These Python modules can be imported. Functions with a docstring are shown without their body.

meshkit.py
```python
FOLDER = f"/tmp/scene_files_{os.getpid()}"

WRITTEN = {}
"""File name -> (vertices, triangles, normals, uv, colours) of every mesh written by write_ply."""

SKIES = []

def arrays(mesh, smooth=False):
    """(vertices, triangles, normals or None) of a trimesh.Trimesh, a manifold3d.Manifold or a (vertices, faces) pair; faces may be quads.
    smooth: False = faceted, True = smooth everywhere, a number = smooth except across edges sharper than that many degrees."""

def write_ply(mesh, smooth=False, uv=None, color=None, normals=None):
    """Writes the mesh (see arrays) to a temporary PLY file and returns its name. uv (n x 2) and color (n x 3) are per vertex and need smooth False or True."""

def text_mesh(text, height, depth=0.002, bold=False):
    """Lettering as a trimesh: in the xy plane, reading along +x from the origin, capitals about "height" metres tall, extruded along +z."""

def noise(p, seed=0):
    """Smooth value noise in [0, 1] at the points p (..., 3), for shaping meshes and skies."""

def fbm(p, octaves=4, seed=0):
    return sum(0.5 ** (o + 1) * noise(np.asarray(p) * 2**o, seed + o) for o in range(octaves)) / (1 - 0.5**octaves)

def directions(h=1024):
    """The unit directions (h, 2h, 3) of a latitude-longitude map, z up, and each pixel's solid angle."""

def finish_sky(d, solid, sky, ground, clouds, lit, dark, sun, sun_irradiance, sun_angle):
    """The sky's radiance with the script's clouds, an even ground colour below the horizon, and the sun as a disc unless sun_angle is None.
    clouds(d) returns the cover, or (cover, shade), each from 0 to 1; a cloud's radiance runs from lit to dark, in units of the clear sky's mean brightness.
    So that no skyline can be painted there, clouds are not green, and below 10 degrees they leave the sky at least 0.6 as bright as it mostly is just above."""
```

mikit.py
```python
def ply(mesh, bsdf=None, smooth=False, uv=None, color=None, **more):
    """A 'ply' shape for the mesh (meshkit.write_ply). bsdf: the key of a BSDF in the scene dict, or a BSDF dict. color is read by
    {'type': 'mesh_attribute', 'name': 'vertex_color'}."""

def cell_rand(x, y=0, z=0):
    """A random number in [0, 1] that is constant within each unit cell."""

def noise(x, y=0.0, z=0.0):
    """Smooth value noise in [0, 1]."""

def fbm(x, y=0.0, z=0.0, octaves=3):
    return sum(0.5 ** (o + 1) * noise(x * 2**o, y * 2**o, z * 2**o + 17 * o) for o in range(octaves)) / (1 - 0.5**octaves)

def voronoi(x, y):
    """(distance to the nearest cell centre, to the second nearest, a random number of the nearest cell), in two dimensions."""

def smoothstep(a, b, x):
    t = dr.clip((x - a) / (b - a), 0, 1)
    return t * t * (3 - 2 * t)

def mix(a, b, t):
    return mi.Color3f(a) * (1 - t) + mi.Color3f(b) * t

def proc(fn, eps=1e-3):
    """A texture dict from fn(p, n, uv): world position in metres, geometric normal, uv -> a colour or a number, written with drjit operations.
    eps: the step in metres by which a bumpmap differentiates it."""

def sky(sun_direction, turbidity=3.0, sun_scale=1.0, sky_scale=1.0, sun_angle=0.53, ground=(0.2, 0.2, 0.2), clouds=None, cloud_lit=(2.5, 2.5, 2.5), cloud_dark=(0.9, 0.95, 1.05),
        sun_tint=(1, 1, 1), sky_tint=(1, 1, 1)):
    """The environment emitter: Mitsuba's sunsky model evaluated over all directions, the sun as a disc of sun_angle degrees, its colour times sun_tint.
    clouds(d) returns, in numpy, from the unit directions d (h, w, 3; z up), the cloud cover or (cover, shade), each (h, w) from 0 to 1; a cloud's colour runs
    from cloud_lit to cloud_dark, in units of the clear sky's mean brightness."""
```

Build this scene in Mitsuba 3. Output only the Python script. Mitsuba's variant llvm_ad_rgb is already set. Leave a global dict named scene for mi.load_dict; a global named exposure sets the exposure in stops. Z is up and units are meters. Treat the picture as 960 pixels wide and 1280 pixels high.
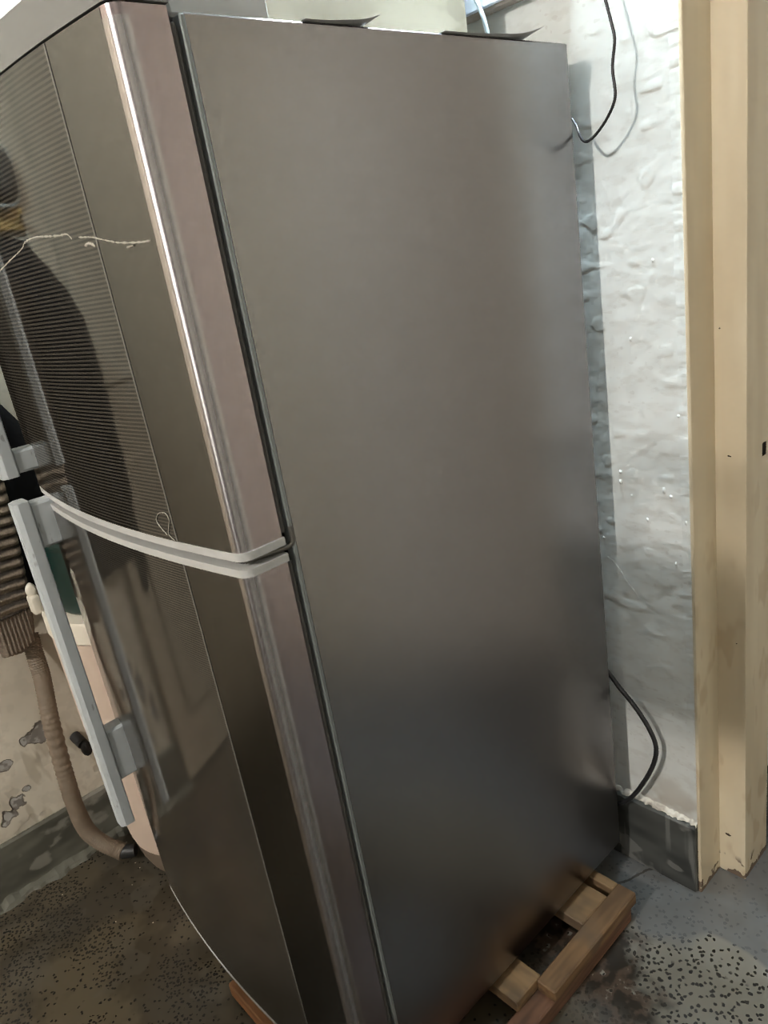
import math, random
import numpy as np, trimesh, mitsuba as mi, drjit as dr, mikit, meshkit
import shapely
from shapely.geometry import Polygon, Point
from scipy.spatial import Delaunay

random.seed(7)
rng = np.random.default_rng(7)
T = mi.ScalarTransform4f
scene, labels = {}, {}
V = mi.Point3f

# ------------------------------------------------------------------ camera, light, exposure
EYE = np.array([0.0, 0.0, 1.2])
FWD = np.array([-0.72737541, 0.60389309, -0.32594193])
DOWN = np.array([0.14160032, -0.33266842, -0.93235244])
F_PX = 927.5
scene['camera'] = {'type': 'perspective', 'fov': math.degrees(2 * math.atan(480 / F_PX)), 'fov_axis': 'x',
                   'near_clip': 0.02, 'far_clip': 50.0,
                   'to_world': T().look_at(origin=EYE.tolist(), target=(EYE + FWD).tolist(), up=(-DOWN).tolist())}
exposure = 0.0

COOL = (0.72, 0.91, 1.0)      # fluorescent tube on the back wall, above the frame
WARM = (1.0, 0.96, 0.90)      # bulb high on the front wall, behind the photographer
PASS = (0.80, 0.90, 1.0)      # tube added out of view to light the passage
COOL_L, WARM_L, PASS_L = 780.0, 4100.0, 190.0

# ------------------------------------------------------------------ small helpers
def bsdf(key, d):
    scene[key] = d
    return key

def rgb(*c):
    return {'type': 'rgb', 'value': list(c)}

def add(key, mesh, mat, smooth=False, **kw):
    k, n = key, 0
    while k in scene:
        n += 1
        k = f'{key}_{n:03d}'
    scene[k] = mikit.ply(mesh, mat, smooth=smooth, **kw)
    return k

def tag(key, label=None, cat=None, group=None, kind=None):
    d = labels.setdefault(key, {})
    for a, b in (('label', label), ('category', cat), ('group', group), ('kind', kind)):
        if b:
            d[a] = b

def hull(pts):
    return trimesh.Trimesh(np.asarray(pts, float)).convex_hull if False else trimesh.convex.convex_hull(np.asarray(pts, float))

def box(x0, x1, y0, y1, z0, z1, b=0.0):
    """A box with chamfered edges."""
    if b <= 0:
        m = trimesh.creation.box((x1 - x0, y1 - y0, z1 - z0))
        m.apply_translation(((x0 + x1) / 2, (y0 + y1) / 2, (z0 + z1) / 2))
        return m
    p = []
    for xs, sx in ((x0, 1), (x1, -1)):
        for ys, sy in ((y0, 1), (y1, -1)):
            for zs, sz in ((z0, 1), (z1, -1)):
                p += [(xs, ys + sy * b, zs + sz * b), (xs + sx * b, ys, zs + sz * b), (xs + sx * b, ys + sy * b, zs)]
    return hull(p)

def join(*ms):
    return trimesh.util.concatenate([m for m in ms])

def extrude_z(poly, z0, z1):
    if not isinstance(poly, Polygon):
        poly = Polygon(poly)
    m = trimesh.creation.extrude_polygon(poly, z1 - z0, engine='earcut')
    m.apply_translation((0, 0, z0))
    return m

def rounded(poly, r):
    return Polygon(poly).buffer(-r).buffer(r, quad_segs=6) if r > 0 else Polygon(poly)

def spline(pts, n=12):
    p = np.asarray(pts, float)
    p = np.vstack([2 * p[0] - p[1], p, 2 * p[-1] - p[-2]])
    out = []
    for i in range(1, len(p) - 2):
        a, b, c, d = p[i - 1:i + 3]
        for t in np.linspace(0, 1, n, endpoint=False):
            out.append(0.5 * (2 * b + (c - a) * t + (2 * a - 5 * b + 4 * c - d) * t ** 2 + (3 * b - a - 3 * c + d) * t ** 3))
    return np.vstack(out + [p[-2]])

def tube(path, r, sides=14, caps=True):
    """A round tube along a path; r a number or one radius per point."""
    p = np.asarray(path, float)
    r = np.broadcast_to(r, len(p))
    t = np.gradient(p, axis=0)
    t /= np.linalg.norm(t, axis=1, keepdims=True)
    u = np.cross(t[0], [0.31, 0.87, 0.41])
    u /= np.linalg.norm(u)
    ang = np.arange(sides) * 2 * np.pi / sides
    vs = []
    for i in range(len(p)):
        u = u - t[i] * (u @ t[i])
        u /= np.linalg.norm(u)
        w = np.cross(t[i], u)
        vs.append(p[i] + r[i] * (np.cos(ang)[:, None] * u + np.sin(ang)[:, None] * w))
    v = np.vstack(vs)
    f = []
    for i in range(len(p) - 1):
        for k in range(sides):
            a, b = i * sides + k, i * sides + (k + 1) % sides
            f += [(a, b, b + sides), (a, b + sides, a + sides)]
    if caps:
        v = np.vstack([v, p[:1], p[-1:]])
        c0, c1, e = len(v) - 2, len(v) - 1, (len(p) - 1) * sides
        for k in range(sides):
            f += [(c0, (k + 1) % sides, k), (c1, e + k, e + (k + 1) % sides)]
    return trimesh.Trimesh(v, f, process=False)

def lathe(profile, center, n=72):
    """Turns (radius, z) pairs around a vertical axis."""
    pr = np.asarray(profile, float)
    a = np.arange(n) * 2 * np.pi / n
    v = np.stack([np.outer(np.cos(a), pr[:, 0]), np.outer(np.sin(a), pr[:, 0]), np.outer(np.ones(n), pr[:, 1])], -1).reshape(-1, 3) + [center[0], center[1], 0]
    m, f = len(pr), []
    for i in range(n):
        for k in range(m - 1):
            a0, b0 = i * m + k, (i + 1) % n * m + k
            f += [(a0, b0, b0 + 1), (a0, b0 + 1, a0 + 1)]
    m = trimesh.Trimesh(v, f, process=True)
    m.fix_normals()
    return m

def cloth(poly, x_back, thick, edge, res, fold=None, sign=1):
    """A hanging piece of cloth against a wall of constant x: outline in (y, z), puffed out by up to 'thick', its thickness falling
    to nothing over 'edge' at the outline; fold(y, z) adds to the thickness."""
    poly = Polygon(poly).buffer(0)
    bnd = poly.exterior
    nb = int(bnd.length / res)
    pb = np.array([bnd.interpolate(i / nb, normalized=True).coords[0] for i in range(nb)])
    y0, z0, y1, z1 = poly.bounds
    gy, gz = np.meshgrid(np.arange(y0, y1, res), np.arange(z0, z1, res))
    g = np.stack([gy.ravel(), gz.ravel()], 1) + rng.uniform(-.15, .15, (gy.size, 2)) * res
    inside = shapely.contains_xy(poly.buffer(-res * .55), g[:, 0], g[:, 1])
    p = np.vstack([pb, g[inside]])
    tri = Delaunay(p).simplices
    c = p[tri].mean(1)
    tri = tri[shapely.contains_xy(poly, c[:, 0], c[:, 1])]
    a = p[tri]
    flip = np.cross(a[:, 1] - a[:, 0], a[:, 2] - a[:, 0]) < 0
    tri[flip] = tri[flip][:, ::-1]
    d = shapely.distance(shapely.points(p), bnd)
    w = np.sqrt(np.clip(1 - (1 - np.clip(d / edge, 0, 1)) ** 2, 0, 1))
    h = thick * w
    if fold is not None:
        h = h + fold(p[:, 0], p[:, 1]) * np.clip(d / (edge * .5), 0, 1)
    h = np.maximum(h, 0.002)
    front = np.column_stack([x_back + sign * h, p])
    back = np.column_stack([np.full(len(p), x_back), p])
    n = len(p)
    f = [tri, tri[:, ::-1] + n]
    i = np.arange(nb)
    j = (i + 1) % nb
    f += [np.stack([i, i + n, j + n], 1), np.stack([i, j + n, j], 1)]
    m = trimesh.Trimesh(np.vstack([front, back]), np.vstack(f), process=False)
    m.fix_normals()
    return m

def N(x, y=0.0, z=0.0, o=3):
    return mikit.fbm(x, y, z, octaves=o)

SS, MIX = mikit.smoothstep, mikit.mix

def bump(inner, fn, eps=1e-3, scale=1.0):
    return {'type': 'bumpmap', 'arbitrary': {**mikit.proc(fn, eps)}, 'scale': scale, 'bsdf': inner}

# ------------------------------------------------------------------ materials: the room
def plaster_white(p, n, uv):
    a = N(p.x * 7, p.y * 7, p.z * 5)
    c = MIX((.64, .65, .63), (.565, .57, .545), SS(.35, .75, a))
    stain = SS(.44, .70, N(p.x * 16 + 3, p.y * 16, p.z * 16, 4)) * SS(.25, .15, p.z + (N(p.x * 8, p.z * 8, 4.0) - .5) * .10)      # damp grime above the skirting
    c = MIX(c, (.36, .31, .25), stain * .75)
    speck = SS(.80, .86, mikit.noise(p.x * 130, p.y * 130, p.z * 130)) * SS(.5, .7, N(p.x * 6, p.y, p.z * 6 + 9))
    scuff = SS(.50, .72, N(p.x * 46 + 7, p.y * 46, p.z * 70, 4))
    c = MIX(c, (.47, .455, .42), scuff * .38)
    return MIX(c, (.45, .43, .40), speck * .4)

def plaster_relief(p, n, uv):
    brush = N(p.x * 34, p.y * 34, p.z * 40, 5)
    lump = SS(.66, .82, mikit.noise(p.x * 46 + 11, p.y * 46, p.z * 46)) * .8
    trowel = SS(.46, .50, N(p.x * 9 + p.z * 6, p.y * 9, p.z * 9 - p.x * 5))
    return brush * .0011 + lump * .0007 + trowel * .0002

bsdf('mat_wall_white', {'type': 'bumpmap', 'arbitrary': mikit.proc(plaster_relief, 1.5e-3), 'scale': 1.0,
                        'bsdf': {'type': 'diffuse', 'reflectance': mikit.proc(plaster_white)}})

PATCHES = [(.268, .328, .028, .036), (.192, .299, .015, .010), (.186, .208, .020, .016), (.160, .186, .016, .018), (.10, .25, .022, .035),
           (.214, .224, .010, .008), (.14, .33, .016, .040), (.17, .385, .012, .02), (.235, .10, .018, .02)]

def left_masks(p):
    wob = (N(p.y * 42, p.z * 42, 3.1, 4) - .5) * 2.2
    m, ring = mi.Float(0), mi.Float(0)
    for y, z, ry, rz in PATCHES:
        d = dr.sqrt(dr.square((p.y - y) / ry) + dr.square((p.z - z) / rz)) + wob
        m = dr.maximum(m, SS(.95, .86, d))
        ring = dr.maximum(ring, SS(1.02, .94, d) * SS(.74, .86, d))
    flake = SS(.62, .66, N(p.y * 22 + 5, p.z * 22)) * SS(.36, .16, p.z)
    return m, flake, ring

def plaster_cream(p, n, uv):
    c = MIX((.64, .58, .48), (.55, .49, .40), SS(.35, .7, N(p.x * 6, p.y * 6, p.z * 6)))
    scr = SS(.60, .72, N(p.y * 34, p.z * 12 + p.y * 20, 2.0)) * SS(.50, .30, p.z)
    c = MIX(c, (.42, .36, .27), scr * .6)
    c = MIX(c, (.46, .41, .33), SS(.5, .7, N(p.y * 50, p.z * 50, 1.0, 4)) * .3)
    m, flake, ring = left_masks(p)
    inner = MIX((.40, .38, .35), (.20, .18, .16), SS(.4, .6, N(p.y * 60, p.z * 60, 1.0)))
    c = MIX(c, (.34, .30, .24), flake * .45)
    return MIX(MIX(c, inner, m), (.11, .09, .07), ring * .75)

def cream_relief(p, n, uv):
    m, flake, ring = left_masks(p)
    return N(p.x * 25, p.y * 25, p.z * 25, 5) * .0034 - m * .005 - flake * .0012 + N(p.y * 120, p.z * 120, 0, 2) * m * .002

bsdf('mat_wall_cream', {'type': 'bumpmap', 'arbitrary': mikit.proc(cream_relief, 1.2e-3), 'scale': 1.0,
                        'bsdf': {'type': 'diffuse', 'reflectance': mikit.proc(plaster_cream)}})
bsdf('mat_wall_plain', {'type': 'diffuse', 'reflectance': rgb(.38, .36, .33)})
bsdf('mat_wall_passage', {'type': 'diffuse', 'reflectance': rgb(.66, .65, .64)})
bsdf('mat_ceiling', {'type': 'diffuse', 'reflectance': rgb(.44, .435, .425)})

def terrazzo(p, n, uv):
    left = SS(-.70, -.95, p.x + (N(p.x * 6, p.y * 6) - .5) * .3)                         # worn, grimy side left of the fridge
    left = dr.maximum(left, SS(.74, .64, p.y + (N(p.x * 6 + 3, p.y * 6) - .5) * .16))            # floor in front painted darker to dim what the fridge reflects
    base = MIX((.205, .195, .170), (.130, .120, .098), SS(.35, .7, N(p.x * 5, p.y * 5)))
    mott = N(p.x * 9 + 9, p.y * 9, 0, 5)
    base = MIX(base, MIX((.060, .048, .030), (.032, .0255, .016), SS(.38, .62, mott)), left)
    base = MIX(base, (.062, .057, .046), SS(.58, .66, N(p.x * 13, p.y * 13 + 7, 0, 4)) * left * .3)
    wx, wy = mikit.noise(p.x * 190, p.y * 190) - .5, mikit.noise(p.x * 190 + 50, p.y * 190) - .5
    d1, d2, r = mikit.voronoi(p.x * 98 + wx * .35, p.y * 98 + wy * .35)
    dens = N(p.x * 4 + 4, p.y * 4) + SS(.98, .82, p.y) * .25
    chip = SS(.31, .24, d1 + wx * .12) * SS(.54, .50, r - (dens - .5) * 1.0) * (1 - left)
    g1, g2, s = mikit.voronoi(p.x * 128 + wx * .4, p.y * 128 + wy * .4)
    clus = SS(.47, .62, N(p.x * 11 + 2, p.y * 11 + 5))
    pit = SS(.36, .26, g1) * SS(.30 + .62, .30 + .55, s + (1 - clus) * .75) * left
    c = MIX(base, MIX((.006, .006, .0055), (.018, .016, .014), r), chip)
    c = MIX(c, (.004, .0035, .0028), pit)
    e1, e2, q = mikit.voronoi(p.x * 60 + 31, p.y * 60)
    c = MIX(c, (.55, .50, .42), SS(.10, .07, e1) * SS(.985, .99, q))
    film = SS(.0, .06, N(p.x * 5, p.y * 5 + 3) - .47 + SS(.90, 1.02, p.y) * .35) * SS(-.9, -.7, p.x)     # grey cement smeared along the wall foot
    c = MIX(c, MIX((.125, .13, .135), (.088, .089, .09), N(p.x * 30, p.y * 30)), film * .85)
    # caked reddish-brown dirt and painted-in shade beside and under the wooden base, with a ragged outline
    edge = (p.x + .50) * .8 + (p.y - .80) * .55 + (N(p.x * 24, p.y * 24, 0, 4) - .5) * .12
    cake_shade = SS(.03, -.02, edge) * SS(.90, .85, p.y) * SS(-1.1, -1.0, p.x) * (1 - left)
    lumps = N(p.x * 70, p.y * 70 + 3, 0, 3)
    c = MIX(c, MIX((.055, .036, .025), (.018, .014, .010), SS(.35, .6, lumps)), cake_shade * SS(.25, .40, lumps + .12))
    # thin dark line near the wall
    line = dr.abs((p.x + .635) * .897 - (p.y - .953) * .443 + (N(p.x * 40, p.y * 40) - .5) * .012)
    c = MIX(c, (.05, .045, .04), SS(.0035, .0015, line) * SS(.93, .96, p.y) * SS(1.05, 1.03, p.y))
    return c

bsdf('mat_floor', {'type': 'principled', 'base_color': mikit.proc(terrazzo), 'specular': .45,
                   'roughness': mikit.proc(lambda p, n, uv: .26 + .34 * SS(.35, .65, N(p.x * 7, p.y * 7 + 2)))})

def cement(p, n, uv):
    c = MIX((.062, .064, .059), (.028, .029, .027), SS(.35, .65, N(p.x * 8, p.y * 8, p.z * 20)))
    drip = SS(.60, .72, N(p.x * 55 + 2, p.y * 55, p.z * 6)) 
    c = MIX(c, (.17, .17, .16), drip * .5)
    chalk = SS(.60, .68, N(p.x * 20, p.y * 20 + 7, p.z * 26))
    return MIX(c, (.24, .235, .22), chalk * .4)

bsdf('mat_skirting', {'type': 'bumpmap', 'arbitrary': mikit.proc(lambda p, n, uv: N(p.x * 40, p.y * 40, p.z * 40, 3) * .003), 'scale': 1.0,
                      'bsdf': {'type': 'principled', 'base_color': mikit.proc(cement), 'roughness': .55, 'specular': .3}})
def cement_pale(p, n, uv):
    c = MIX((.122, .119, .095), (.066, .064, .050), SS(.35, .65, N(p.x * 8, p.y * 8, p.z * 20)))
    chalk = SS(.56, .66, N(p.x * 20, p.y * 16 + 7, p.z * 22, 4))
    return MIX(c, (.30, .285, .245), chalk * .55)

bsdf('mat_skirting_pale', {'type': 'bumpmap', 'arbitrary': mikit.proc(lambda p, n, uv: N(p.x * 34, p.y * 34, p.z * 34, 4) * .004), 'scale': 1.0,
                           'bsdf': {'type': 'principled', 'base_color': mikit.proc(cement_pale), 'roughness': .6, 'specular': .3}})
bsdf('mat_skirting_pale_two', {'type': 'twosided', 'bsdf': scene['mat_skirting_pale']})
bsdf('mat_mortar', {'type': 'diffuse', 'reflectance': mikit.proc(lambda p, n, uv: MIX((.66, .62, .55), (.40, .36, .31), SS(.45, .65, N(p.x * 60, p.y * 60, p.z * 60))))})

def frame_paint(p, n, uv):
    c = MIX((.62, .53, .385), (.57, .475, .335), SS(.35, .65, N(p.x * 20, p.y * 20, p.z * 3)))
    wear = SS(.58, .72, N(p.x * 35, p.y * 35 + 4, p.z * 12)) * SS(1.3, .3, p.z)
    c = MIX(c, (.46, .35, .22), wear * .55)
    foot = SS(.60, .70, N(p.x * 70, p.y * 70, p.z * 50) + SS(.020, .0, p.z) * .35)
    c = MIX(c, (.14, .10, .07), foot * SS(.05, .03, p.z))
    for x, z, s in ((-.485, .826, .0032), (-.490, .088, .0055), (-.474, .50, .002), (-.498, 1.02, .0016)):
        d = dr.sqrt(dr.square(p.x - x) + dr.square((p.z - z) * 1.6) + dr.square(p.y - 1.10)) + (mikit.noise(p.x * 400, p.z * 400) - .5) * .002
        c = MIX(c, (.05, .035, .025), SS(s, s * .7, d))
    return c

bsdf('mat_frame', {'type': 'bumpmap', 'arbitrary': mikit.proc(lambda p, n, uv: N(p.x * 60, p.y * 60, p.z * 14, 3) * .0009), 'scale': 1.0,
                   'bsdf': {'type': 'principled', 'base_color': mikit.proc(frame_paint), 'roughness': .38, 'specular': .4}})
bsdf('mat_door_paint', {'type': 'principled', 'base_color': mikit.proc(lambda p, n, uv: MIX((.66, .63, .58), (.60, .57, .52), N(p.x * 5, p.y * 5, p.z * 2))), 'roughness': .4, 'specular': .4})
bsdf('mat_door_brown', {'type': 'principled', 'base_color': mikit.proc(lambda p, n, uv: MIX((.56, .48, .37), (.48, .40, .30), N(p.x * 8, p.y * 26, p.z * 2))), 'roughness': .5, 'specular': .35})
bsdf('mat_black', {'type': 'principled', 'base_color': rgb(.012, .012, .012), 'roughness': .45, 'specular': .4})
bsdf('mat_dark_hole', {'type': 'diffuse', 'reflectance': rgb(.02, .018, .015)})

# ------------------------------------------------------------------ materials: the fridge
bsdf('mat_side_steel', {'type': 'roughconductor', 'distribution': 'beckmann', 'alpha': .080, 'material': 'none',
                        'specular_reflectance': mikit.proc(lambda p, n, uv: MIX((.272, .261, .262), (.265, .254, .255), N(p.y * 9, p.z * 9)))})
bsdf('mat_door_steel', {'type': 'roughconductor', 'distribution': 'beckmann', 'alpha': .085, 'material': 'none',
                        'specular_reflectance': mikit.proc(lambda p, n, uv: MIX((.375, .318, .328), (.355, .300, .310), mikit.noise(p.z * 900, p.x * 6, p.y * 6)))})
# the rounded edge is brushed across, so that highlights stretch along it
bsdf('mat_edge_steel', {'type': 'roughconductor', 'distribution': 'beckmann', 'alpha_u': .07, 'alpha_v': .28, 'material': 'none', 'specular_reflectance': rgb(.46, .43, .43)})
bsdf('mat_plain_band', {'type': 'roughconductor', 'distribution': 'beckmann', 'alpha': .10, 'material': 'none', 'specular_reflectance': rgb(.155, .154, .150)})

def stripes(p, n, uv):
    # the stripes of the upper door widen a little upwards, those of the lower door are finer
    phase = dr.select(p.z > .92, dr.log(.0043 + .0011 * (p.z - .92)) / .0011, p.z / .0034)
    fr = phase - dr.floor(phase)
    line = SS(.10, .22, fr) * SS(.72, .60, fr)
    c = MIX((.036, .032, .026), (.005, .0046, .004), line)
    return MIX(c, (.10, .097, .088), SS(-.7535, -.7525, p.x))

bsdf('mat_door_glass', {'type': 'principled', 'base_color': mikit.proc(stripes), 'roughness': .05, 'specular': .60})
bsdf('mat_trim_grey', {'type': 'principled', 'base_color': mikit.proc(lambda p, n, uv: MIX((.42, .415, .40), (.375, .37, .355), N(p.x * 30, p.y * 30, p.z * 30))), 'roughness': .38, 'specular': .45})
bsdf('mat_cap_grey', {'type': 'principled', 'base_color': rgb(.150, .148, .142), 'roughness': .4, 'specular': .4})
bsdf('mat_handle', {'type': 'principled', 'base_color': mikit.proc(lambda p, n, uv: MIX(MIX((.45, .475, .48), (.40, .42, .425), N(p.x * 20, p.y * 20, p.z * 8)), (.12, .12, .115),
                    SS(.72, .78, N(p.x * 90, p.y * 90, p.z * 30)) * .5)), 'roughness': .35, 'specular': .5})
bsdf('mat_gasket', {'type': 'principled', 'base_color': rgb(.085, .083, .075), 'roughness': .5, 'specular': .35})
bsdf('mat_flange', {'type': 'principled', 'base_color': rgb(.19, .205, .20), 'roughness': .35, 'metallic': .4})
bsdf('mat_door_core', {'type': 'principled', 'base_color': rgb(.10, .10, .095), 'roughness': .5})
bsdf('mat_bracket', {'type': 'principled', 'base_color': rgb(.14, .13, .115), 'roughness': .4, 'metallic': .7})
bsdf('mat_tape', {'type': 'principled', 'base_color': rgb(.30, .28, .245), 'roughness': .25, 'specular': .5})

# ------------------------------------------------------------------ materials: other things
def wood(p, n, uv):
    g = N(p.x * 12, p.y * 60, p.z * 60, 3)
    c = MIX((.205, .130, .066), (.125, .080, .042), SS(.3, .7, g))
    return MIX(c, (.09, .065, .045), SS(.52, .7, N(p.x * 18 + 5, p.y * 18, p.z * 18)) * .6)

def wood_y(p, n, uv):
    g = N(p.x * 60, p.y * 10, p.z * 60, 3)
    c = MIX((.165, .096, .046), (.085, .050, .026), SS(.3, .7, g))
    return MIX(c, (.09, .065, .045), SS(.52, .7, N(p.x * 18 + 5, p.y * 18, p.z * 18)) * .6)

bsdf('mat_wood', {'type': 'principled', 'base_color': mikit.proc(wood), 'roughness': .65, 'specular': .3})
bsdf('mat_wood_y', {'type': 'principled', 'base_color': mikit.proc(wood_y), 'roughness': .65, 'specular': .3})
bsdf('mat_wood_red', {'type': 'principled', 'base_color': mikit.proc(lambda p, n, uv: MIX((.17, .085, .05), (.09, .05, .032), SS(.3, .7, N(p.x * 60, p.y * 10, p.z * 60, 3)))), 'roughness': .7, 'specular': .25})
bsdf('mat_wood_front', {'type': 'principled', 'base_color': mikit.proc(lambda p, n, uv: MIX((.27, .13, .058), (.17, .08, .036), SS(.3, .7, N(p.x * 10, p.y * 60, p.z * 60, 3)))), 'roughness': .65, 'specular': .3})
bsdf('mat_peg_wood', {'type': 'principled', 'base_color': rgb(.42, .26, .08), 'roughness': .5})
bsdf('mat_tub', {'type': 'principled', 'base_color': mikit.proc(lambda p, n, uv: MIX((.56, .44, .36), (.50, .39, .31), N(p.x * 12, p.y * 12, p.z * 8))), 'roughness': .42, 'specular': .4})
bsdf('mat_tub_base', {'type': 'principled', 'base_color': mikit.proc(lambda p, n, uv: MIX((.15, .115, .085), (.10, .075, .055), N(p.x * 20, p.y * 20, p.z * 20))), 'roughness': .5, 'specular': .3})
bsdf('mat_tub_rim', {'type': 'principled', 'base_color': rgb(.66, .60, .50), 'roughness': .4, 'specular': .4})
bsdf('mat_teal', {'type': 'principled', 'base_color': rgb(.0015, .015, .0125), 'roughness': .3, 'specular': .5})
bsdf('mat_hose', {'type': 'principled', 'base_color': mikit.proc(lambda p, n, uv: MIX((.20, .155, .115), (.14, .107, .075), N(p.x * 60, p.y * 60, p.z * 60))), 'roughness': .55, 'specular': .35})

def knit(p, n, uv):
    ph = (p.z + (N(p.y * 14, p.z * 6) - .5) * .012) / .0215
    fr = ph - dr.floor(ph)
    s = SS(.06, .3, fr) * SS(.94, .7, fr)
    c = MIX((.055, .047, .040), (.22, .175, .135), s)
    loop = mikit.noise(p.y * 420, p.z * 420)
    c = c * (.75 + .5 * loop)
    c = MIX(c, mi.Color3f(.026, .022, .019) * (.7 + .6 * loop), SS(.930, .936, p.z))          # the plain dark upper part of the sleeve
    hem = mi.Color3f(.17, .135, .105) * (.8 + .4 * loop)
    return MIX(c, hem, SS(.643, .637, p.z))

bsdf('mat_knit', {'type': 'diffuse', 'reflectance': mikit.proc(knit)})
bsdf('mat_jacket', {'type': 'principled', 'base_color': mikit.proc(lambda p, n, uv: MIX((.011, .011, .012), (.006, .006, .007), N(p.y * 30, p.z * 30, p.x * 30))), 'roughness': .9, 'specular': .1})
bsdf('mat_mesh_bag', {'type': 'diffuse', 'reflectance': mikit.proc(lambda p, n, uv: MIX((.11, .10, .09), (.02, .02, .02), SS(.45, .55, .5 + .5 * dr.sin(p.y * 1300) * dr.sin(p.z * 1300))))})
bsdf('mat_piping', {'type': 'diffuse', 'reflectance': rgb(.50, .50, .46)})
bsdf('mat_cord_black', {'type': 'principled', 'base_color': rgb(.012, .012, .013), 'roughness': .35, 'specular': .5})
bsdf('mat_cord_blue', {'type': 'principled', 'base_color': rgb(.07, .10, .16), 'roughness': .4})
bsdf('mat_cord_white', {'type': 'principled', 'base_color': rgb(.55, .66, .74), 'roughness': .4})
bsdf('mat_board', {'type': 'principled', 'base_color': rgb(.62, .68, .76), 'roughness': .35, 'specular': .45})
bsdf('mat_board_wood', {'type': 'principled', 'base_color': rgb(.34, .29, .25), 'roughness': .5})
bsdf('mat_carton', {'type': 'diffuse', 'reflectance': mikit.proc(lambda p, n, uv: MIX((.33, .295, .235), (.27, .24, .19), SS(.62, .74, N(p.x * 22, p.y * 22, p.z * 40))))})
bsdf('mat_paper', {'type': 'twosided', 'bsdf': {'type': 'diffuse', 'reflectance': rgb(.52, .51, .50)}})
bsdf('mat_white_plastic', {'type': 'principled', 'base_color': rgb(.7, .7, .68), 'roughness': .4})

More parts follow.
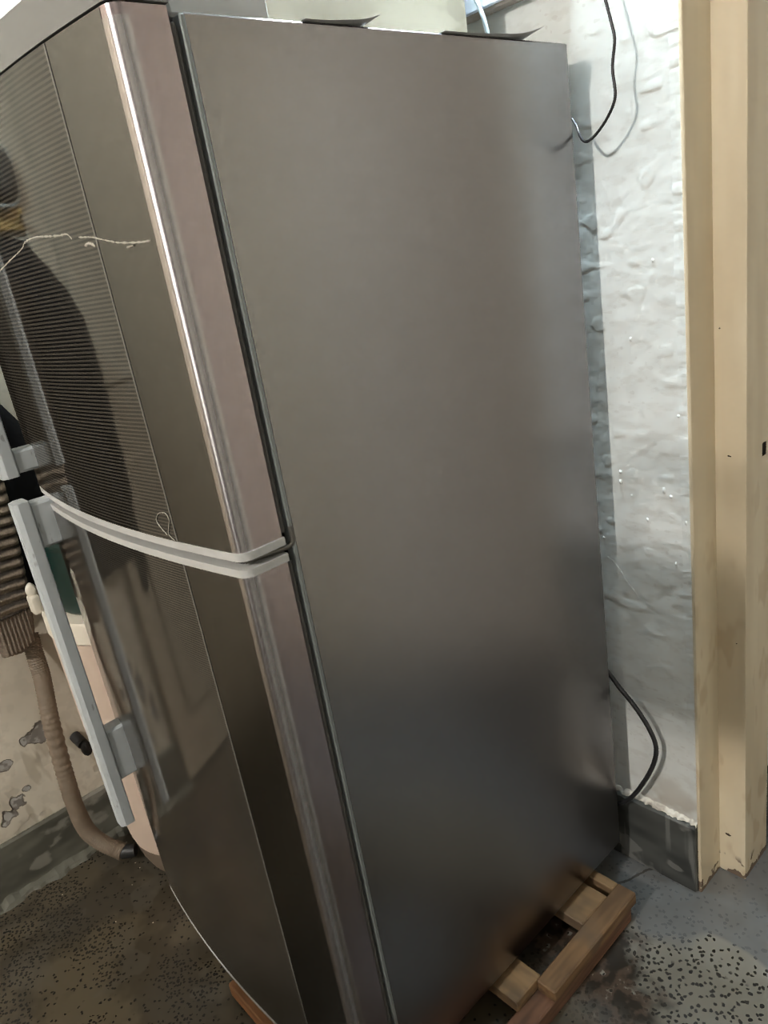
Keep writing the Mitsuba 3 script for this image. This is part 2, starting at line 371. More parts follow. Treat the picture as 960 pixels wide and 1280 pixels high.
# ------------------------------------------------------------------ the setting
XL, YB, XR, YF, ZC = -1.63, 1.03, 1.55, -2.30, 2.75       # left wall, back wall, right wall, front wall, ceiling
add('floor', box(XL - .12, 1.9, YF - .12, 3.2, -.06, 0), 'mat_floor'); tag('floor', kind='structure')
add('ceiling', box(XL - .12, 1.9, YF - .12, 3.2, ZC, ZC + .08), 'mat_ceiling'); tag('ceiling', kind='structure')
DX0, DX1, DZ = -.512, .47, 2.08                           # doorway in the back wall
add('wall_back', join(box(XL, DX0, YB, 1.17, 0, ZC), box(DX1, XR, YB, 1.17, 0, ZC), box(DX0, DX1, YB, 1.17, DZ, ZC)), 'mat_wall_white')
add('wall_left', box(XL - .10, XL, YF, 1.17, 0, ZC), 'mat_wall_cream')
add('wall_front', box(XL, XR, YF - .10, YF, 0, ZC), 'mat_wall_plain')
add('wall_right', box(XR, XR + .10, YF, 1.17, 0, ZC), 'mat_wall_plain')
add('wall_passage_left', box(-.60, -.486, 1.205, 3.1, 0, ZC), 'mat_wall_passage')
add('wall_passage_back', box(-.60, 1.7, 2.9, 3.0, 0, ZC), 'mat_wall_passage')
add('wall_passage_right', box(1.5, 1.6, 1.17, 2.9, 0, ZC), 'mat_wall_passage')
for k in ('wall_back', 'wall_left', 'wall_front', 'wall_right', 'wall_passage_left', 'wall_passage_back', 'wall_passage_right'):
    tag(k, kind='structure')

# skirtings of grey cement, with a broken ridge of mortar along the top
def rough_strip(a, b, w, h, z, n=60, seed=0):
    """An uneven ridge from a to b (x, y), w out from the wall along the normal (nx, ny)."""
    a, b = np.array(a, float), np.array(b, float)
    t = (b - a) / np.linalg.norm(b - a)
    nrm = np.array([t[1], -t[0]])
    r = np.random.default_rng(seed)
    v, f = [], []
    k = np.cumsum(r.uniform(-1, 1, n + 1)); k = (k - k.min()) / (np.ptp(k) + 1e-9)
    for i in range(n + 1):
        c = a + (b - a) * i / n
        hh, ww = h * (.45 + .55 * k[i] + r.uniform(-.15, .15)), w * (.7 + r.uniform(-.25, .3))
        if r.random() < .07:
            hh *= .25
        for q, zz in ((0, z), (ww, z), (ww * .8, z + hh * .6), (ww * .25, z + hh), (0, z + hh)):
            p = c + nrm * q
            v.append((p[0], p[1], zz))
    for i in range(n):
        for j in range(4):
            p = i * 5 + j
            f += [(p, p + 1, p + 6), (p, p + 6, p + 5)]
    m = trimesh.Trimesh(v, f, process=False)
    m.fix_normals()
    return m

add('baseboard_back', join(box(XL, DX0, YB - .014, YB, 0, .150, .003), box(DX1, XR, YB - .014, YB, 0, .150, .003)), 'mat_skirting')
tag('baseboard_back', kind='structure')
bsdf('mat_mortar_two', {'type': 'twosided', 'bsdf': scene['mat_mortar']})
add('baseboard_back__mortar_ridge', rough_strip((-1.25, YB), (DX0, YB), .011, .013, .149, 150, 3), 'mat_mortar_two')
labels['baseboard_back__mortar_ridge'] = {'label': 'chipped pale mortar ridge'}
def ragged_edge(x, y, z0, z1, n, seed):
    r = np.random.default_rng(seed)
    v, f = [], []
    k = np.cumsum(r.uniform(-1, 1, n + 1)); k = (k - np.convolve(k, np.ones(15) / 15, 'same'))
    for i in range(n + 1):
        z = z0 + (z1 - z0) * i / n
        e = np.clip(.0012 + .0011 * k[i] + r.uniform(-.0012, .0012), -.002, .006)
        d = .0006 + .0003 * r.random()
        for px, py in ((x - .016, y), (x - .008, y - d), (x + e, y - d), (x + e + .0004, y + .004)):
            v.append((px, py, z))
    for i in range(n):
        for j in range(3):
            a = i * 4 + j
            f += [(a, a + 1, a + 5), (a, a + 5, a + 4)]
    return trimesh.Trimesh(v, f, process=False)

bsdf('mat_wall_white_two', {'type': 'twosided', 'bsdf': scene['mat_wall_white']})
add('wall_back__ragged_edge', ragged_edge(DX0, YB - .0002, .15, 2.05, 420, 5), 'mat_wall_white_two')
# lumps and a ridge in the paint of the back wall
LUMPS = [(-.629, .807, .0034), (-.630, .790, .0032), (-.555, .784, .0030), (-.544, .775, .0030), (-.585, .730, .0024), (-.520, .735, .0026),
         (-.668, .684, .0024), (-.611, .768, .0020), (-.539, .661, .0022), (-.528, .905, .0026), (-.560, 1.13, .0022), (-.600, 1.02, .0020)]
RIDGE = [(-.664, .650), (-.651, .641), (-.638, .625), (-.628, .608), (-.617, .597), (-.606, .580)]
lump0 = trimesh.creation.icosphere(2, 1.0)
for i, (x, z, r) in enumerate(LUMPS):
    m = lump0.copy()
    m.vertices = m.vertices * [r, r * .75, r * (1.0 + .5 * (i % 3))] + [x, YB + r * .1, z]
    add('wall_back__paint_lump', m, 'mat_wall_white', smooth=True)
add('wall_back__paint_ridge', tube(spline([(x, YB + .0004, z) for x, z in RIDGE], 8), [.0003 + .0010 * abs(math.sin(i * 1.7) * math.sin(i * .6 + 1)) for i in range(8 * (len(RIDGE) - 1) + 1)], 8), 'mat_wall_white', smooth=True)
add('baseboard_left', box(XL, XL + .014, .02, YB, 0, .134, .004), 'mat_skirting_pale'); tag('baseboard_left', kind='structure')
cove = rough_strip((XL + .0135, .02), (XL + .0135, .95), .030, .022, 0, 70, 9)
cove.vertices = cove.vertices * [1, 1, 1] - [0, 0, 0]
add('baseboard_left__cement_fillet', cove, 'mat_skirting_pale_two')
add('baseboard_passage', box(-.486, -.474, 1.205, 2.9, 0, .14, .002), 'mat_skirting'); tag('baseboard_passage', kind='structure')

# the cream door frame of the doorway: two posts and a head
def post(s, x):
    q = [(x, 1.024), (x + s * .006, 1.024), (x + s * .006, 1.100), (x + s * .053, 1.100), (x + s * .053, 1.196), (x, 1.196)]
    return extrude_z(rounded(q, .0022), 0, DZ)

add('trim_1__post', post(1, DX0), 'mat_frame', smooth=40)
add('trim_1__post', post(-1, DX1), 'mat_frame', smooth=40)
add('trim_1__head', box(DX0, DX1, 1.10, 1.196, DZ - .05, DZ, .002), 'mat_frame')
add('trim_1__strike_hole', box(-.4600, -.4580, 1.158, 1.170, .811, .832, .0004), 'mat_dark_hole')
tag('trim_1', 'cream painted wooden door frame beside the fridge', kind='structure')

# the door leaf of that doorway, standing ajar into the passage
def leaf_place(m):
    m.apply_transform(trimesh.transformations.rotation_matrix(math.radians(-38), (0, 0, 1)))
    m.apply_translation((.40, 1.20, 0))
    return m

lf = [box(-.86, 0, 0, .035, .012, DZ - .06, .002)]
add('door_1__leaf', leaf_place(lf[0]), 'mat_door_paint')
for z0, z1 in ((.16, .92), (1.06, 1.86)):
    add('door_1__panel', leaf_place(box(-.74, -.12, -.012, .0, z0, z1, .006)), 'mat_door_paint')
add('door_1__handle', leaf_place(tube(spline([(-.80, 0, 1.0), (-.80, -.045, 1.0), (-.76, -.05, 1.0), (-.70, -.05, 1.0)]), .009)), 'mat_bracket', smooth=True)
tag('door_1', kind='structure')
# the brown door in the left wall
add('door_2__leaf', box(XL, XL + .022, -.90, .030, .012, 2.0, .003), 'mat_door_brown')
for z0, z1 in ((.18, .85), (1.02, 1.85)):
    add('door_2__panel', box(XL + .022, XL + .030, -.80, -.08, z0, z1, .006), 'mat_door_brown')
tag('door_2', kind='structure')

# ------------------------------------------------------------------ the refrigerator
FX0, FX1 = -1.258, -.641          # left and right side
CY0, CY1 = .402, .978             # front and back of the cabinet
FZ0, FZ1 = .076, 1.421
DB, XC, DY0, DK = .388, -.95, .3125, .26
R = 'refrigerator'

def front_y(x):
    return DY0 + DK * (x - XC) ** 2

def door_plan(grow=0.0, xa=FX0, xb=FX1, back=DB):
    """Plan of a bowed door with rounded front corners."""
    xs = np.linspace(xa, xb, 41)
    q = [(x, front_y(x)) for x in xs] + [(xb, back), (xa, back)]
    p = Polygon(q)
    rr = .013
    r = p.buffer(-rr).buffer(rr, quad_segs=10)
    # keep the back corners square
    r = r.union(Polygon([(xa, back - .03), (xb, back - .03), (xb, back), (xa, back)]))
    return r.buffer(grow, join_style=2) if grow else r

def grid_wall(path, zs):
    """A sheet standing on a plan path (n x 2)."""
    n = len(path)
    v = np.array([(x, y, z) for z in zs for x, y in path])
    f = []
    for k in range(len(zs) - 1):
        for i in range(n - 1):
            a = k * n + i
            f += [(a, a + 1, a + 1 + n), (a, a + 1 + n, a + n)]
    return trimesh.Trimesh(v, f, process=False)

# cabinet: folded sheet with softly rounded edges; front flange set back from the side by a small bead
add(R + '__cabinet', box(FX0, FX1, CY0, CY1, FZ0, FZ1, .0022), 'mat_side_steel')
add(R + '__front_flange', join(box(FX1 - .012, FX1 + .0012, CY0 - .004, CY0 + .0015, FZ0 + .01, FZ1 - .002, .0012),
                               box(FX0 - .001, FX0 + .012, CY0 - .004, CY0 + .0015, FZ0 + .01, FZ1 - .002, .0012)), 'mat_flange')
labels[R + '__front_flange'] = {'label': 'pale edge bead of the cabinet'}
GAP0, GAP1 = .9165, .9270
for name, z0, z1 in (('freezer_door', GAP1, 1.424), ('lower_door', .098, GAP0)):
    D = f'{R}__{name}'
    add(D, extrude_z(door_plan(), z0, z1), 'mat_door_steel', smooth=35)
    xs = np.linspace(FX0 + .004, -.7505, 40)
    outer = [(x, front_y(x) - .0012) for x in xs]
    inner = [(x, front_y(x) + .002) for x in xs[::-1]]
    add(D + '__glass_panel', extrude_z(outer + inner, z0 + .0004, z1 - .0004), 'mat_door_glass', smooth=35)
    labels[D + '__glass_panel'] = {'label': 'glossy dark panel printed with fine horizontal stripes'}
    xs = np.linspace(-.7505, -.656, 12)
    add(D + '__plain_band', extrude_z([(x, front_y(x) - .0005) for x in xs] + [(x, front_y(x) + .002) for x in xs[::-1]], z0 + .0004, z1 - .0004), 'mat_plain_band', smooth=35)
    labels[D + '__plain_band'] = {'label': 'plain satin grey band beside the stripes'}
    # the rounded front edge
    ext = np.array(door_plan(.0003).exterior.coords)
    ext = ext[(ext[:, 0] > -.662) & (ext[:, 1] < .3545)]
    ext = ext[np.argsort(np.arctan2(ext[:, 1] - .36, ext[:, 0] + .70))]
    arc = np.vstack([ext[:1], ext, [[FX1 + .0003, .352]]])
    sl = np.concatenate([[0], np.cumsum(np.linalg.norm(np.diff(arc, axis=0), axis=1))])
    arc = np.array([[np.interp(t, sl, arc[:, 0]), np.interp(t, sl, arc[:, 1])] for t in np.linspace(0, sl[-1], 40)])
    zz = np.linspace(z0 + .009, z1 - .009, 6)
    uv = np.array([(i / 39, k / 5) for k in range(6) for i in range(40)])
    add(D + '__rounded_edge', grid_wall(arc, zz), 'mat_edge_steel', smooth=True, uv=uv)
    labels[D + '__rounded_edge'] = {'label': 'shiny rounded front edge'}
    # gasket with a bellows ridge
    g = [box(FX0 + .008, FX1 - .007, DB, CY0 - .003, z0 + .012, z1 - .012), box(FX0 + .004, FX1 - .0035, DB + .0035, DB + .0085, z0 + .010, z1 - .010, .002)]
    add(D + '__gasket', join(*g), 'mat_gasket')
plan_out = door_plan(.0018)
add(R + '__freezer_door__bottom_trim', extrude_z(plan_out, GAP1 - .0005, GAP1 + .0085), 'mat_trim_grey', smooth=35)
add(R + '__freezer_door__top_cap', extrude_z(plan_out, 1.4255, 1.462), 'mat_cap_grey', smooth=35)
add(R + '__lower_door__top_trim', extrude_z(plan_out, GAP0 - .0085, GAP0 + .0005), 'mat_trim_grey', smooth=35)
add(R + '__lower_door__bottom_trim', extrude_z(plan_out, .0925, .099), 'mat_trim_grey', smooth=35)
inner_plan = Polygon([(x, front_y(x) + .012) for x in np.linspace(FX0 + .02, FX1 - .02, 20)] + [(FX1 - .01, DB - .004), (FX0 + .01, DB - .004)])
add(R + '__lower_door__top_recess', extrude_z(inner_plan, GAP0, GAP0 + .0015), 'mat_door_core')
# hinges
add(R + '__hinge_cover', box(FX1 - .13, FX1 - .012, .396, .505, FZ1 - .0005, 1.462, .003), 'mat_trim_grey')
hb = [tube(spline([(-.652, .345, .9225), (-.650, .362, .9220), (-.647, .382, .9215), (-.643, .396, .9225), (-.641, .4005, .930), (-.6405, .400, .944)]), .0030, 10),
      box(-.70, -.655, .345, .392, .9195, .9235, .001)]
add(R + '__hinge_bracket', join(*hb), 'mat_bracket', smooth=40)
labels[R + '__hinge_bracket'] = {'label': 'dark metal bracket between the doors'}
for x in (FX0 + .06, FX1 - .05):
    for y in (CY0 + .05, CY1 - .03):
        add(R + '__foot', lathe([(.0, .0585), (.017, .0585), (.019, .062), (.014, .066), (.012, .077), (0, .077)], (x, y), 24), 'mat_black', smooth=40)
add(R + '__kick_plate', box(FX0 + .03, FX1 - .03, CY0 + .01, CY0 + .03, .062, FZ0 + .002), 'mat_black')
# condenser rack on the back
rack = [tube([(x, CY1 + .009, .20), (x, CY1 + .009, 1.25)], .0016, 6) for x in np.linspace(FX0 + .06, FX1 - .06, 24)]
sn = []
for i, z in enumerate(np.linspace(.22, 1.23, 13)):
    ends = [FX0 + .05, FX1 - .05]
    if i % 2:
        ends = ends[::-1]
    sn += [(ends[0], CY1 + .012, z), (ends[1], CY1 + .012, z)]
rack += [tube(sn, .0028, 6)]
rack += [box(FX0 + .05, FX0 + .07, CY1 - .001, CY1 + .011, z, z + .01) for z in (.3, 1.2)] + [box(FX1 - .07, FX1 - .05, CY1 - .001, CY1 + .011, z, z + .01) for z in (.3, 1.2)]
add(R + '__condenser_rack', join(*rack), 'mat_black')

# handles: a long bar standing in front of the left edge of each door on two mounts
def handle(z0, z1, mounts):
    h = f'{R}__handle'
    k, n = h, 0
    while k + '__bar' in scene:
        n += 1
        k = f'{h}_{n:03d}'
    bx0, bx1, by0, by1 = -1.222, -1.186, .272, .296
    prof = Polygon([(bx0, by1), (bx0, by0 + .010), (bx0 + .010, by0), (bx1 - .006, by0), (bx1, by0 + .007), (bx1, by1)]).buffer(-.0025).buffer(.0025, quad_segs=5)
    m = extrude_z(prof, z0, z1)
    # taper and round both ends
    v = m.vertices
    add(k + '__bar', m, 'mat_handle', smooth=35)
    for a, b in mounts:
        add(k + '__mount', box(-1.222, -1.190, .2945, .3345, a, b, .004), 'mat_handle')
    return k

handle(.972, 1.40, ((.975, 1.010), (1.345, 1.392)))
handle(.322, .932, ((.852, .926), (.408, .508)))
labels[R] = {'label': 'tall grey two-door refrigerator with a striped glossy front, standing on a low wooden base', 'category': 'refrigerator'}

# glue and tape residue across the freezer door
def ribbon(pts, w, lift, seed):
    r = np.random.default_rng(seed)
    p = spline(pts, 10)
    v, f = [], []
    for i, (x, z) in enumerate(p):
        ww = w * (.35 + .65 * abs(math.sin(i * .9 + seed))) * r.uniform(.5, 1.3)
        for s in (-1, 0, 1):
            v.append((x, front_y(x) - .0013 - lift * (1.2 if s == 0 else .1), z + s * ww))
    for i in range(len(p) - 1):
        for j in range(2):
            a = i * 3 + j
            f += [(a, a + 1, a + 4), (a, a + 4, a + 3)]
    return trimesh.Trimesh(v, f, process=False)

bsdf('mat_tape_two', {'type': 'twosided', 'bsdf': scene['mat_tape']})
res = [ribbon([(-1.049, 1.253), (-.995, 1.260), (-.937, 1.268), (-.917, 1.274), (-.886, 1.275), (-.855, 1.272), (-.825, 1.269), (-.807, 1.268), (-.798, 1.262)], .0012, .0005, 1),
       ribbon([(-.784, 1.262), (-.760, 1.259), (-.739, 1.254), (-.713, 1.248), (-.681, 1.244), (-.662, 1.243)], .0011, .0004, 3),
       ribbon([(-.775, 1.253), (-.766, 1.254), (-.755, 1.250)], .0020, .0010, 2), ribbon([(-.700, 1.242), (-.690, 1.2425)], .0012, .0008, 5)]
add(f'{R}__freezer_door__tape_residue', join(*res), 'mat_tape_two', smooth=True)
labels[f'{R}__freezer_door__tape_residue'] = {'label': 'torn strip of old clear tape across the door'}
loop = spline([(-.768, .942), (-.778, .950), (-.783, .958), (-.774, .967), (-.760, .969), (-.755, .962), (-.760, .952), (-.764, .943), (-.755, .937)], 8)
add(f'{R}__freezer_door__thread_scrap', tube([(x, front_y(x) - .002, z) for x, z in loop], .0006, 6), 'mat_tape', smooth=True)

# ------------------------------------------------------------------ the wooden base under the fridge
S = 'wooden_base'
for x0, x1 in ((-.604, -.568), (-1.012, -.976)):
    add(S + '__rail', box(x0, x1, .655 if x0 > -.7 else .335, .905, .0345, .0585, .0025), 'mat_wood_y')
    add(S + '__lower_rail', box(x0 - .006, x1 - .004, .345, .893, .0, .0335, .0025), 'mat_wood_red')
for i, (y0, y1) in enumerate(((.790, .868), (.604, .668), (.43, .50))):
    add(S + '__cross_plank', box(-.9755, -.6045, y0, y1, .034, .0575, .002), 'mat_wood')
add(S + '__end_board', box(-.9755, -.6045, .886, .905, .028, .0575, .002), 'mat_wood')
add(S + '__end_board', box(-1.005, -.568, .310, .3345, .028, .0575, .002), 'mat_wood_front')
labels[S] = {'label': 'low base of weathered brown planks carrying the refrigerator', 'category': 'wooden stand'}

# ------------------------------------------------------------------ things on and behind the fridge
def sheet(y0, y1, tip):
    ny, nx = 24, 14
    v, f = [], []
    for i in range(ny + 1):
        u = i / ny
        for j in range(nx + 1):
            w = j / nx
            y = y0 + (y1 - y0) * u
            x = -.86 + (.222 + .010 * u) * w
            z = FZ1 + .0012 + tip * max(0, (u - .6) / .4) ** 2 * max(0, (w - .55) / .45) ** 1.5 + .0006 * math.sin(7 * u + 3 * w)
            v.append((x, y, z))
    for i in range(ny):
        for j in range(nx):
            a = i * (nx + 1) + j
            f += [(a, a + 1, a + nx + 2), (a, a + nx + 2, a + nx + 1)]
    return trimesh.Trimesh(v, f, process=False)

add('paper_sheet', sheet(.535, .628, .007), 'mat_paper', smooth=True)
add('paper_sheet', sheet(.735, .914, .013), 'mat_paper', smooth=True)
tag('paper_sheet', 'small curled corner of paper on top of the refrigerator, nearer the hinge cover', 'paper')
tag('paper_sheet_001', 'larger curled paper corner sticking up at the back of the refrigerator top', 'paper')
add('storage_box', box(-1.245, -.765, .52, .930, FZ1 + .003, 1.58, .003), 'mat_carton')  # unseen left part widened to block tube light from the left wall
add('storage_box__lid', box(-1.249, -.761, .516, .934, 1.55, 1.585, .003), 'mat_carton')
tag('storage_box', 'cream box standing on top of the refrigerator', 'box')

# switch board on the back wall, with wires hanging from it
add('switch_board__back_box', box(-.868, -.66, 1.004, YB, 1.505, 1.70, .003), 'mat_board_wood')
add('switch_board__face_plate', box(-.866, -.662, .998, 1.004, 1.508, 1.697, .002), 'mat_board')
for i in range(3):
    add('switch_board__switch', box(-.84 + i * .06, -.805 + i * .06, .990, .998, 1.60, 1.64, .003), 'mat_white_plastic')
tag('switch_board', 'pale switch board on the wall above the refrigerator, wires hanging from it', 'switch board')
add('wire', tube(spline([(-.835, .997, 1.56), (-.826, .992, 1.53), (-.825, .99, 1.51), (-.822, .99, 1.49), (-.82, 1.005, 1.38), (-.83, 1.01, 1.2)]), .0035), 'mat_cord_blue', smooth=True)
tag('wire', 'dark blue wire hanging down behind the refrigerator top, beside the white wire', 'wire')
add('wire', tube(spline([(-.812, .997, 1.56), (-.80, .99, 1.53), (-.789, .99, 1.505), (-.783, .992, 1.478), (-.775, 1.005, 1.38), (-.78, 1.01, 1.2)]), .0032), 'mat_cord_white', smooth=True)
tag('wire_001', 'pale bluish white wire hanging down behind the refrigerator top', 'wire')

def ony(pts, y=1.0):
    """A cord that hangs in the plane y."""
    return spline([(x, y, z) for x, z in pts], 10)

def slid(pts, y):
    return [(x * y, y, EYE[2] + (z - EYE[2]) * y) for x, z in pts]

add('cable', tube(spline(slid([(-.612, 1.62), (-.603, 1.50), (-.595, 1.458), (-.588, 1.429), (-.585, 1.41), (-.590, 1.379), (-.588, 1.346), (-.600, 1.324), (-.620, 1.306), (-.636, 1.300)], .972)
                         + slid([(-.645, 1.309)], .980) + slid([(-.650, 1.324)], .992) + [(-.665, 1.000, 1.34), (-.70, 1.004, 1.34), (-.74, 1.006, 1.25)], 10), .0019), 'mat_cord_black', smooth=True)
tag('cable', 'thin black cable looping down the white wall to the upper back of the refrigerator', 'cable')
add('power_cord', tube(spline([(-.72, .995, .46), (-.685, .998, .452), (-.661, 1.0, .437), (-.636, 1.0, .410), (-.606, 1.0, .379), (-.582, 1.0, .344), (-.571, 1.0, .310), (-.577, .998, .272), (-.598, .996, .222),
                              (-.624, .994, .177), (-.656, .992, .145), (-.70, .99, .115), (-.76, .99, .10)], 10), .0042), 'mat_cord_black', smooth=True)
tag('power_cord', 'thick black power cord curving out behind the lower refrigerator near the skirting', 'power cord')

# ------------------------------------------------------------------ the corner left of the fridge
TC = (-1.4455, .505)
t = 'plastic_tub'
prof = [(0, .0685), (.150, .0685), (.1545, .0705), (.158, .085), (.170, .20), (.178, .40), (.179, .56), (.179, .598), (.174, .600), (.165, .598), (.145, .09), (0, .085)]
add(t + '__base', lathe([(0, 0), (.128, 0), (.138, .004), (.147, .030), (.153, .062), (.152, .068), (0, .068)], TC), 'mat_tub_base', smooth=35)
labels[t + '__base'] = {'label': 'darker brown base'}
add(t + '__body', lathe(prof, TC), 'mat_tub', smooth=35)
add(t + '__rim', lathe([(.1795, .600), (.183, .604), (.183, .640), (.180, .646), (.150, .648), (0, .648), (0, .62), (.15, .61)], TC), 'mat_tub_rim', smooth=35)
labels[t + '__rim'] = {'label': 'pale cream lid rim'}
knob = trimesh.creation.icosphere(3, .010)
kv = knob.vertices
knob.vertices = kv * (1 + .5 * (meshkit.noise(kv * 80) - .5))[:, None] * [1, 1, 1.6]
knob.apply_translation((TC[0] - .06, TC[1] - .177, .690))
add(t + '__latch', join(knob, box(TC[0] - .075, TC[0] - .045, TC[1] - .188, TC[1] - .168, .640, .680, .004)), 'mat_tub_rim', smooth=True)
tag(t, 'tall beige plastic tub with a cream rim standing behind the refrigerator handle', 'tub')
add('bucket__body', lathe([(0, .6485), (.150, .6485), (.156, .655), (.166, .775), (.166, .80), (.160, .80), (.150, .66), (0, .66)], TC), 'mat_teal', smooth=35)
add('bucket__rim', lathe([(.160, .785), (.169, .787), (.171, .795), (.169, .803), (.160, .803)], TC), 'mat_teal', smooth=35)
tag('bucket', 'dark green bucket stacked on the beige tub behind the handle', 'bucket')

hp = spline([(-1.606, .318, .565), (-1.592, .312, .52), (-1.582, .308, .47), (-1.562, .292, .38), (-1.555, .282, .26), (-1.550, .278, .17), (-1.546, .283, .105), (-1.530, .300, .066), (-1.510, .318, .046), (-1.490, .328, .040)], 30)
L = np.concatenate([[0], np.cumsum(np.linalg.norm(np.diff(hp, axis=0), axis=1))])
ribs = .0175 + .0011 * np.sin(L * 2 * np.pi / .0052)
add('hose', tube(hp, ribs, 18), 'mat_hose', smooth=True)
add('hose__coupling', tube([(-1.494, .325, .041), (-1.484, .338, .040), (-1.475, .349, .040)], [.0150, .0150, .0135], 18), 'mat_black', smooth=40)
labels['hose__coupling'] = {'label': 'black end fitting'}
tag('hose', 'brown ribbed hose hanging down the cream wall and bending along the floor to the tub', 'hose')
plug = hull([(x, y, z) for m in [trimesh.creation.icosphere(2, .013)] for x, y, z in m.vertices * [1, .9, 1.5]])
plug.apply_translation((XL + .035, .348, .262))
stem = tube([(XL, .34, .285), (XL + .03, .345, .272)], .012, 14)
add('wall_plug', join(plug, stem), 'mat_black', smooth=40)
tag('wall_plug', 'black rubber plug on the cream wall between the hose and the tub', 'plug')

# peg rail on the left wall with what hangs from it
add('peg_rail__board', box(XL + .001, XL + .018, -.06, .62, 1.352, 1.392, .003), 'mat_peg_wood')
for y in (.05, .17, .31, .45):
    add('peg_rail__peg', tube([(XL + .017, y, 1.37), (XL + .05, y, 1.374), (XL + .068, y, 1.384)], .007, 12), 'mat_peg_wood', smooth=35)
tag('peg_rail', 'brown wooden peg rail on the cream wall, clothes hanging from it', 'coat rack')
jk = [(.13, 1.345), (.05, 1.335), (-.03, 1.285), (-.09, 1.225), (-.125, 1.18), (-.135, 1.02), (-.115, .80), (-.085, .60), (-.07, .535), (-.03, .525), (-.015, .56), (-.02, .62),
      (.10, .62), (.25, .60), (.33, .605), (.372, .66), (.385, .80), (.45, .835), (.455, .96), (.40, 1.06), (.40, 1.18), (.35, 1.27), (.26, 1.33)]
folds = lambda y, z: .008 * np.sin(y * 60 + 6 * np.sin(z * 5)) * np.clip((1.3 - z) * 3, 0, 1)
add('jacket', cloth(jk, XL + .003, .040, .05, .012, folds), 'mat_jacket', smooth=True)
tag('jacket', 'black jacket hanging on the cream wall behind the striped sweater', 'jacket')

def sweater_fold(y, z):
    body = np.where(z > .933, .0, .0045) * np.cos((z + .004 * np.sin(y * 40)) / .0215 * 2 * np.pi)
    hem = .0022 * np.cos((y - .02 * (z - .55)) / .0078 * 2 * np.pi)
    return np.where(z > .642, -body, hem - .006) + .006 * np.sin(y * 22 + z * 3)

sw = [(.250, .556), (.285, .551), (.318, .566), (.333, .640), (.347, .75), (.358, .88), (.362, 1.02), (.35, 1.16), (.30, 1.24), (.20, 1.28), (.13, 1.25), (.16, 1.10), (.195, .92), (.222, .76), (.238, .645)]
add('sweater', cloth(sw, XL + .058, .030, .016, .0021, sweater_fold), 'mat_knit', smooth=True)
tag('sweater', 'brown knitted sleeve of thick horizontal ribs with a ribbed cuff hanging above the hose', 'sweater')
bg = [(.015, 1.43), (.03, 1.46), (.11, 1.47), (.18, 1.45), (.19, 1.40), (.16, 1.365), (.06, 1.36), (.025, 1.38)]
add('mesh_bag__body', cloth([(y, z + .036) for y, z in bg], XL + .024, .05, .03, .008), 'mat_mesh_bag', smooth=True)
bp = np.array([(XL + .045, y, z + .036) for y, z in bg + bg[:1]])
add('mesh_bag__piping', tube(spline(bp, 5), .004, 8), 'mat_piping', smooth=True)
tag('mesh_bag', 'small dark mesh bag with pale piping on the wall above the jacket', 'bag')

# ------------------------------------------------------------------ the lamps
def tube_light(key, a, b, nrm, L, colour, label):
    a, b, nrm = np.array(a, float), np.array(b, float), np.array(nrm, float)
    t = (b - a) / np.linalg.norm(b - a)
    add(key + '__lamp', tube(np.linspace(a, b, 8), .015, 16), 'mat_white_plastic', smooth=40,
        emitter={'type': 'area', 'radiance': rgb(*[L * c for c in colour])})
    k0 = key if key + '__housing' not in scene else next(f'{key}_{n:03d}' for n in range(1, 9) if f'{key}_{n:03d}__housing' not in scene)
    scene[k0 + '__lamp'] = scene.pop(list(scene)[-1])
    side = np.cross(t, nrm)
    def prism(p, q, w, d0, d1):
        return hull([c + side * s * w + nrm * d for c in (p, q) for s in (-1, 1) for d in (d0, d1)])
    add(k0 + '__housing', prism(a - t * .01, b + t * .01, .022, -.075, -.030), 'mat_white_plastic')
    for c, s in ((a, -1), (b, 1)):
        add(k0 + '__end_cap', prism(c + s * t * .001, c + s * t * .018, .018, -.075, .018), 'mat_white_plastic')
    tag(k0, label, 'lamp')
    return k0

tube_light('tube_light', (-1.06, YB - .076, 1.96), (-.56, YB - .076, 1.96), (0, -1, 0), COOL_L, COOL, 'cool white tube light high on the back wall above the refrigerator')
BULB = np.array([-.40, YF + .115, 2.35])
add('bulb_lamp__bulb', trimesh.creation.icosphere(4, .040).apply_translation(BULB), 'mat_white_plastic', smooth=True, emitter={'type': 'area', 'radiance': rgb(*[WARM_L * c for c in WARM])})
add('bulb_lamp__holder', tube([(BULB[0], YF + .002, 2.35), (BULB[0], YF + .02, 2.35), (BULB[0], YF + .0201, 2.35), (BULB[0], YF + .077, 2.35)], [.045, .045, .020, .020], 24), 'mat_white_plastic', smooth=40)
tag('bulb_lamp', 'bare round bulb in a holder high on the front wall', 'lamp')
tube_light('tube_light', (.1, 2.823, 2.3), (1.2, 2.823, 2.3), (0, -1, 0), PASS_L, PASS, 'unseen tube light added to brighten the passage')

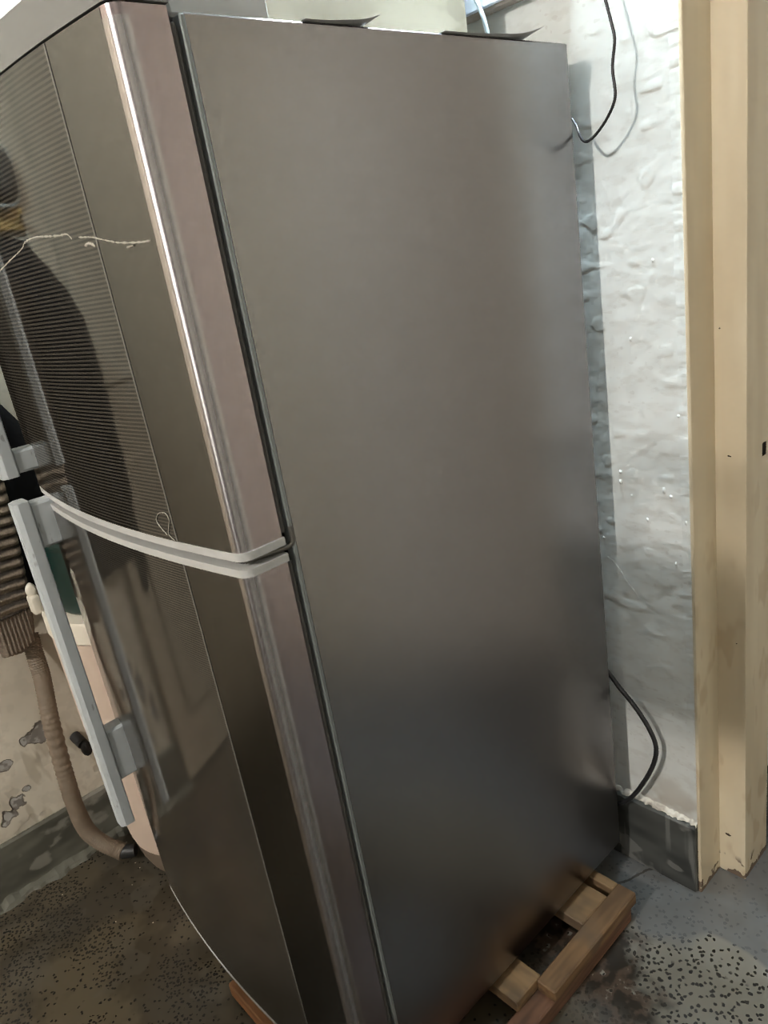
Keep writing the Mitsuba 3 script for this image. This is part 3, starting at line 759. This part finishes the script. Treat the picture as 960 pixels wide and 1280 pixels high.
# ------------------------------------------------------------------ added out of view: a coat stand whose load shades the wall, the door frame and the floor
CX, CYY = -.33, -.62
c = 'shade_coat_stand'
add(c + '__post', tube([(CX, CYY, .03), (CX, CYY, 1.66)], [.016, .012], 14), 'mat_bracket', smooth=40)
add(c + '__base', lathe([(0, 0), (.18, 0), (.18, .015), (.05, .03), (0, .032)], (CX, CYY), 40), 'mat_bracket', smooth=30)
for z, x in ((1.605, CX - .145), (1.10, CX - .16), (1.10, CX + .10)):
    add(c + '__arm', tube(spline([(CX, CYY, z - .03), ((CX + x) / 2, CYY, z - .005), (x, CYY, z)]), .006, 10), 'mat_bracket', smooth=True)
tag(c, 'unseen coat stand added to cast shade, carrying a bag and a long coat', 'coat stand')

def facing_front(m, y):
    v = m.vertices.copy()
    m.vertices = np.column_stack([v[:, 1], y - v[:, 0], v[:, 2]])
    m.fix_normals()
    return m

bag = [(-.530, 1.410), (-.52, 1.400), (-.42, 1.400), (-.408, 1.410), (-.412, 1.525), (-.43, 1.55), (-.515, 1.55), (-.532, 1.525)]
add('shade_bag__body', facing_front(cloth(bag, 0, .06, .04, .01), CYY - .022), 'mat_jacket', smooth=True)  # added unseen, sized to shade the wall and door frame
add('shade_bag__strap', tube(spline([(-.52, CYY - .036, 1.545), (-.50, CYY - .022, 1.60), (-.478, CYY - .010, 1.619), (-.45, CYY - .022, 1.60), (-.43, CYY - .036, 1.545)]), .005, 8), 'mat_jacket', smooth=True)
tag('shade_bag', 'small dark bag added unseen to shade the wall and the door frame', 'bag')
coat = [(-.78, .42), (-.20, .42), (-.17, .60), (-.16, .90), (-.20, 1.00), (-.32, 1.06), (-.42, 1.085), (-.50, 1.085), (-.60, 1.06), (-.74, 1.00), (-.79, .90), (-.80, .60)]
add('coat', facing_front(cloth(coat, 0, .05, .05, .016, lambda y, z: .012 * np.sin(y * 45 + 2 * np.sin(z * 4))), CYY - .02), 'mat_jacket', smooth=True)  # added unseen, keeps the bulb off the floor
tag('coat', 'long dark coat added unseen to shade the floor', 'coat')
